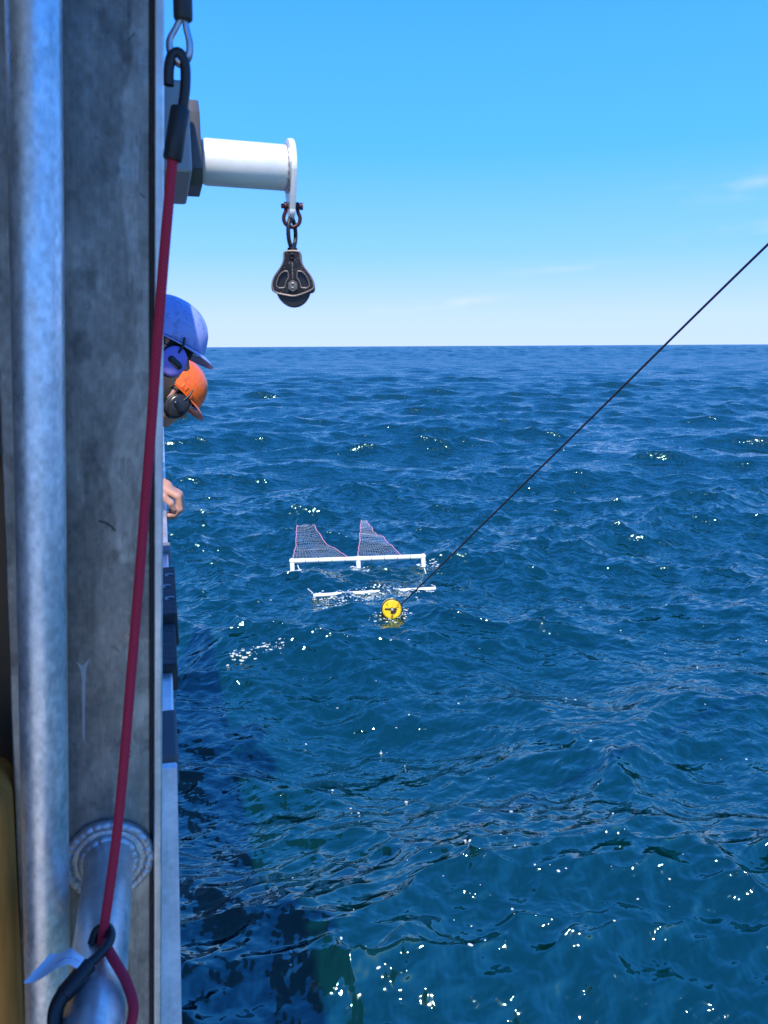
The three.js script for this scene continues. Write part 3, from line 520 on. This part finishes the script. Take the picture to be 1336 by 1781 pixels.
person({
  label: 'person in orange hard hat and black ear defenders bending low over the side', z: -3.3, helmet: [0.045, 2.335], pitch: 45 * D, yaw: 16 * D, roll: 0, hatScale: .93,
  shoulder: [-0.2, 2.16], pelvis: [-0.56, 1.97], elbowR: [-0.34, 2.10, -3.06], wristR: [-0.25, 2.04, -3.12], cuffR: [-0.28, 2.05, -3.1], elbowL: [-0.34, 2.08, -3.54], wristL: [-0.25, 2.04, -3.46], cuffL: [-0.28, 2.05, -3.48],
  hands: [[[-0.245, 2.04, -3.12], n3([1, -0.1, 0]), n3([0, 0, 1]), n3([0.1, 1, 0]), [0.15, 0.3, 0.2]], [[-0.245, 2.04, -3.46], n3([1, -0.1, 0]), n3([0, 0, -1]), n3([0.1, 1, 0]), [0.15, 0.3, 0.2]]],
  jacket: std([.03, .035, .05], .85), cuff: false, hatMat: orangeHat, cupMat: std([.02, .02, .022], .28), muffAt: [0.02, 2.272, -3.3],
});

// ------------------------------------------------------------------ net frame, buoy and tow line
const H = (x, z) => surf(x, z)[1];
function onSea(x, z) { // where the surface lies above a place (the crests lean, so look it up by stepping)
  let u = x, v = z; for (let k = 0; k < 6; k++) { const s = surf(u, v); u += x - s[0]; v += z - s[2]; } return surf(u, v)[1];
}
const pvc = std([.8, .8, .78], .35), pink = std([.8, .3, .38], .7), white = std([.8, .8, .78], .8);
const BY = Math.max(0, onSea(2.04, -8.35)) * 0.5 + 0.135, BL = V(1.276, BY, -8.387), BR = V(2.753, BY, -8.145), BM = BL.clone().lerp(BR, 0.5);
{
  const t = thing('net_frame', 'white plastic pipe frame with two trailing mesh nets floating on the sea', 'net frame');
  obj('top_bar', capsG(BL, BR, 0.026, 24), pvc, t);
  for (const p of [BL, BM, BR]) obj('leg', [capsG(p.clone().add(V(0, 0.002, 0)), p.clone().add(V(0, -0.34, 0.06)), 0.0255, 20), new THREE.SphereGeometry(0.033, 20, 14).translate(p.x, p.y, p.z)], pvc, t);
  for (let k = 1; k < 10; k++) { const p = BL.clone().lerp(BR, k / 10), g = new THREE.TorusGeometry(0.0268, 0.003, 6, 20); g.lookAt(BR.clone().sub(BL)); g.translate(p.x, p.y, p.z); obj('lashing', g, std([.05, .05, .06], .8), t); }
  const LL = V(1.3456, onSea(1.3456, -7.48) * 0.7 + 0.004, -7.48), LR = V(2.64, onSea(2.64, -7.39) * 0.7 + 0.004, -7.39);
  const ends = [0, .25, .5, .75, 1].map((f) => { const q = LL.clone().lerp(LR, f); return onSea(q.x, q.z); }), lowY = ends.reduce((p, q) => p + q) / 5 + 0.004, tilt = (ends[3] + ends[4] - ends[0] - ends[1]) / 3; LL.y = lowY - tilt / 2; LR.y = lowY + tilt / 2;
  obj('lower_bar', capsG(LL, LR, 0.018, 14), pvc, t);
  for (const [a, b] of [[BL.clone().add(V(0.06, -0.05, 0.02)), LL], [BR.clone().add(V(0, -0.12, 0.03)), LR]]) { const m = a.clone().lerp(b, 0.5); m.y -= 0.06; obj('bridle', tubeG([a, m, b.clone().add(V(0, 0.02, 0))], 0.005, 30, 6), white, t); }
  const mesh = std([.88, .86, .92], .6);
  const threads = (at, n, m, r = 0.00045) => { const g = []; for (let i = 0; i <= n; i += 2) g.push(tubeG(Array.from({ length: 9 }, (_, k) => at(i / n, k / 8)), r, 12, 4)); for (let j = 0; j <= m; j++) g.push(tubeG(Array.from({ length: 31 }, (_, k) => at(k / 30, j / m)), r, 40, 4)); return g; };
  const P = (f) => BL.clone().lerp(BR, f);
  const nets = [[P(0.01), V(1.74, 0, -10.78), P(0.42), V(1.84, 0, -10.84)], [P(0.50), V(2.665, 0, -10.73), P(0.83), V(2.735, 0, -10.68)]];
  const lift = (p, far) => { const y = onSea(p.x, p.z) + 0.025; return V(p.x, Math.max(mix(BY + 0.02, y, Math.min(1, far * 1.15)), y), p.z); };
  for (const [a, b, c, d] of nets) {
    const at = (u, v) => lift(a.clone().lerp(b, u).lerp(c.clone().lerp(d, u), v), u);
    const net = obj('mesh_net', threads(at, 60, 16), mesh, t);
    const R = rng(50);
    for (const [s, e] of [[a, b], [c, d]]) { const pts = []; for (let k = 0; k <= 26; k++) { const q = lift(s.clone().lerp(e, k / 26), k / 26); pts.push(q.add(V((R() - .5) * 0.016, 0.006, (R() - .5) * 0.016))); } obj('seam_rope', tubeG(pts, 0.0042, 120, 6), pink, net); }
  }
}
const BU = V(1.935, onSea(1.935, -6.64) + 0.055, -6.64);
{
  const t = thing('yellow_float', 'round yellow float with black centre marking at the end of the tow line', 'float');
  const prof = [[0.0001, -0.07], [0.07, -0.07], [0.088, -0.062], [0.094, -0.04], [0.094, 0.03], [0.089, 0.05], [0.078, 0.058], [0.0001, 0.06]].map(([x, y]) => new THREE.Vector2(x, y));
  const yel = std([.85, .55, .005], .45, 0, { map: tex(256, 256, (u, v) => { const a = fbm(u * 9, v * 9, 5, 141, 9), b = fbm(u * 40, v * 12, 3, 143, 40, 12), q = 1 - 0.18 * a - 0.5 * smooth(0.62, 0.75, b) - 0.4 * smooth(0.6, 0.7, a); return [q, q, q]; }) }), dark = std([.015, .014, .014], .6);
  obj('body', creased(new THREE.LatheGeometry(prof, 56).rotateX(Math.PI / 2), 0.5), yel, t);
  obj('rim_band', new THREE.TorusGeometry(0.0905, 0.009, 10, 56).translate(0, 0, 0.036), dark, t);
  const m = new THREE.Shape(); m.moveTo(-0.066, 0.014); m.lineTo(-0.02, 0.012); m.lineTo(0.0, 0.022); m.lineTo(0.016, 0.008); m.lineTo(0.04, 0.018); m.lineTo(0.044, 0.0); m.lineTo(0.034, -0.03); m.lineTo(0.012, -0.042); m.lineTo(-0.016, -0.032); m.lineTo(-0.008, -0.014); m.lineTo(-0.024, -0.002); m.lineTo(-0.068, 0.0); m.closePath();
  const g = extr(m, 0.004, 0.001); g.translate(0, 0, 0.059); obj('centre_plate', g, dark, t);
  obj('hub', capsG(V(0, 0.002, 0.06), V(0, 0.002, 0.078), 0.013), std([.45, .4, .3], .5, .4), t);
  t.position.copy(BU); t.lookAt(0.6, 1.4, 0);
}
const lineEnd = BU.clone().add(V(0.075, 0.045, 0.05));
{
  const top = V(4.0, 5.45, -0.78), P2 = V(3.055, 3.005, -3.503);
  const o = obj('tow_line', tubeG([lineEnd, lineEnd.clone().lerp(P2, 0.33), lineEnd.clone().lerp(P2, 0.66), P2, P2.clone().lerp(top, 0.5), top], 0.0068, 120, 8), std([.018, .012, .016], .7));
  o.userData = { label: 'thin dark tow line running up from the yellow float', category: 'rope' };
}
// ------------------------------------------------------------------ foam: flecks, bubbles and the wash round frame and float
{
  const R = rng(91), list = [];
  const put = (x, z, s) => { const q = surf(x, z); list.push([q[0], q[1] + s * 0.1, q[2], s]); };
  const clusters = []; for (let k = 0; k < 46; k++) { const r = 2.6 + Math.pow(R(), 1.6) * 16, a = (15.7 + (R() - 0.5) * 58) * D; clusters.push([r * Math.sin(a), -r * Math.cos(a), 0.25 + R() * 0.5]); }
  for (const [x, z, w] of clusters) { const n = 2 + Math.floor(R() * 6); for (let i = 0; i < n; i++) put(x + (R() - 0.5) * w * 2, z + (R() - 0.5) * w * 2, 0.002 + Math.pow(R(), 3) * 0.006); }
  for (let i = 0; i < 60; i++) { const a = (15.7 + (R() - 0.2) * 32) * D, r = 2.6 + R() * 4.5; put(r * Math.sin(a), -r * Math.cos(a), 0.0015 + Math.pow(R(), 3) * 0.006); }
  for (let i = 0; i < 520; i++) { const f = R(), j = (R() + R() - 1); put(mix(1.33, 2.66, f) + (R() - .5) * .05, mix(-7.48, -7.39, f) + j * 0.1 + Math.pow(R(), 4) * 0.4, 0.002 + Math.pow(R(), 3) * 0.009); }
  for (let i = 0; i < 200; i++) { const f = Math.pow(R(), 0.7); put(mix(1.4, 1.9, R()), -7.4 + R() * 0.3, 0.002 + Math.pow(R(), 4) * 0.008); }
  for (let i = 0; i < 130; i++) { const a = R() * 6.28, r = 0.09 + Math.pow(R(), 2) * 0.12; put(BU.x + Math.cos(a) * r, BU.z + 0.03 + Math.sin(a) * r * 0.7, 0.002 + Math.pow(R(), 3) * 0.009); }
  for (const p of [BL, BM, BR]) for (let i = 0; i < 60; i++) put(p.x + (R() - .5) * 0.22, p.z + 0.05 + (R() - .5) * 0.2, 0.003 + Math.pow(R(), 3) * 0.01);
  for (let i = 0; i < 90; i++) put(0.25 + R() * 0.5 + 0.05, -5.9 + (R() + R() - 1) * 0.12, 0.003 + Math.pow(R(), 3) * 0.012);
  const g = new THREE.IcosahedronGeometry(1, 1), o = new THREE.InstancedMesh(g, std([.5, .56, .57], .5), list.length), M = new THREE.Matrix4();
  list.forEach(([x, y, z, s], i) => { M.compose(V(x, y, z), new THREE.Quaternion().setFromAxisAngle(V(0, 1, 0), R() * 6.28), V(s * (1 + R()), s * 0.45, s * (0.8 + 0.5 * R()))); o.setMatrixAt(i, M); });
  o.name = 'sea_foam'; o.userData = { kind: 'stuff', label: 'scattered white foam flecks and bubbles on the water', category: 'foam' }; scene.add(o);
}
renderer.render(scene, camera);
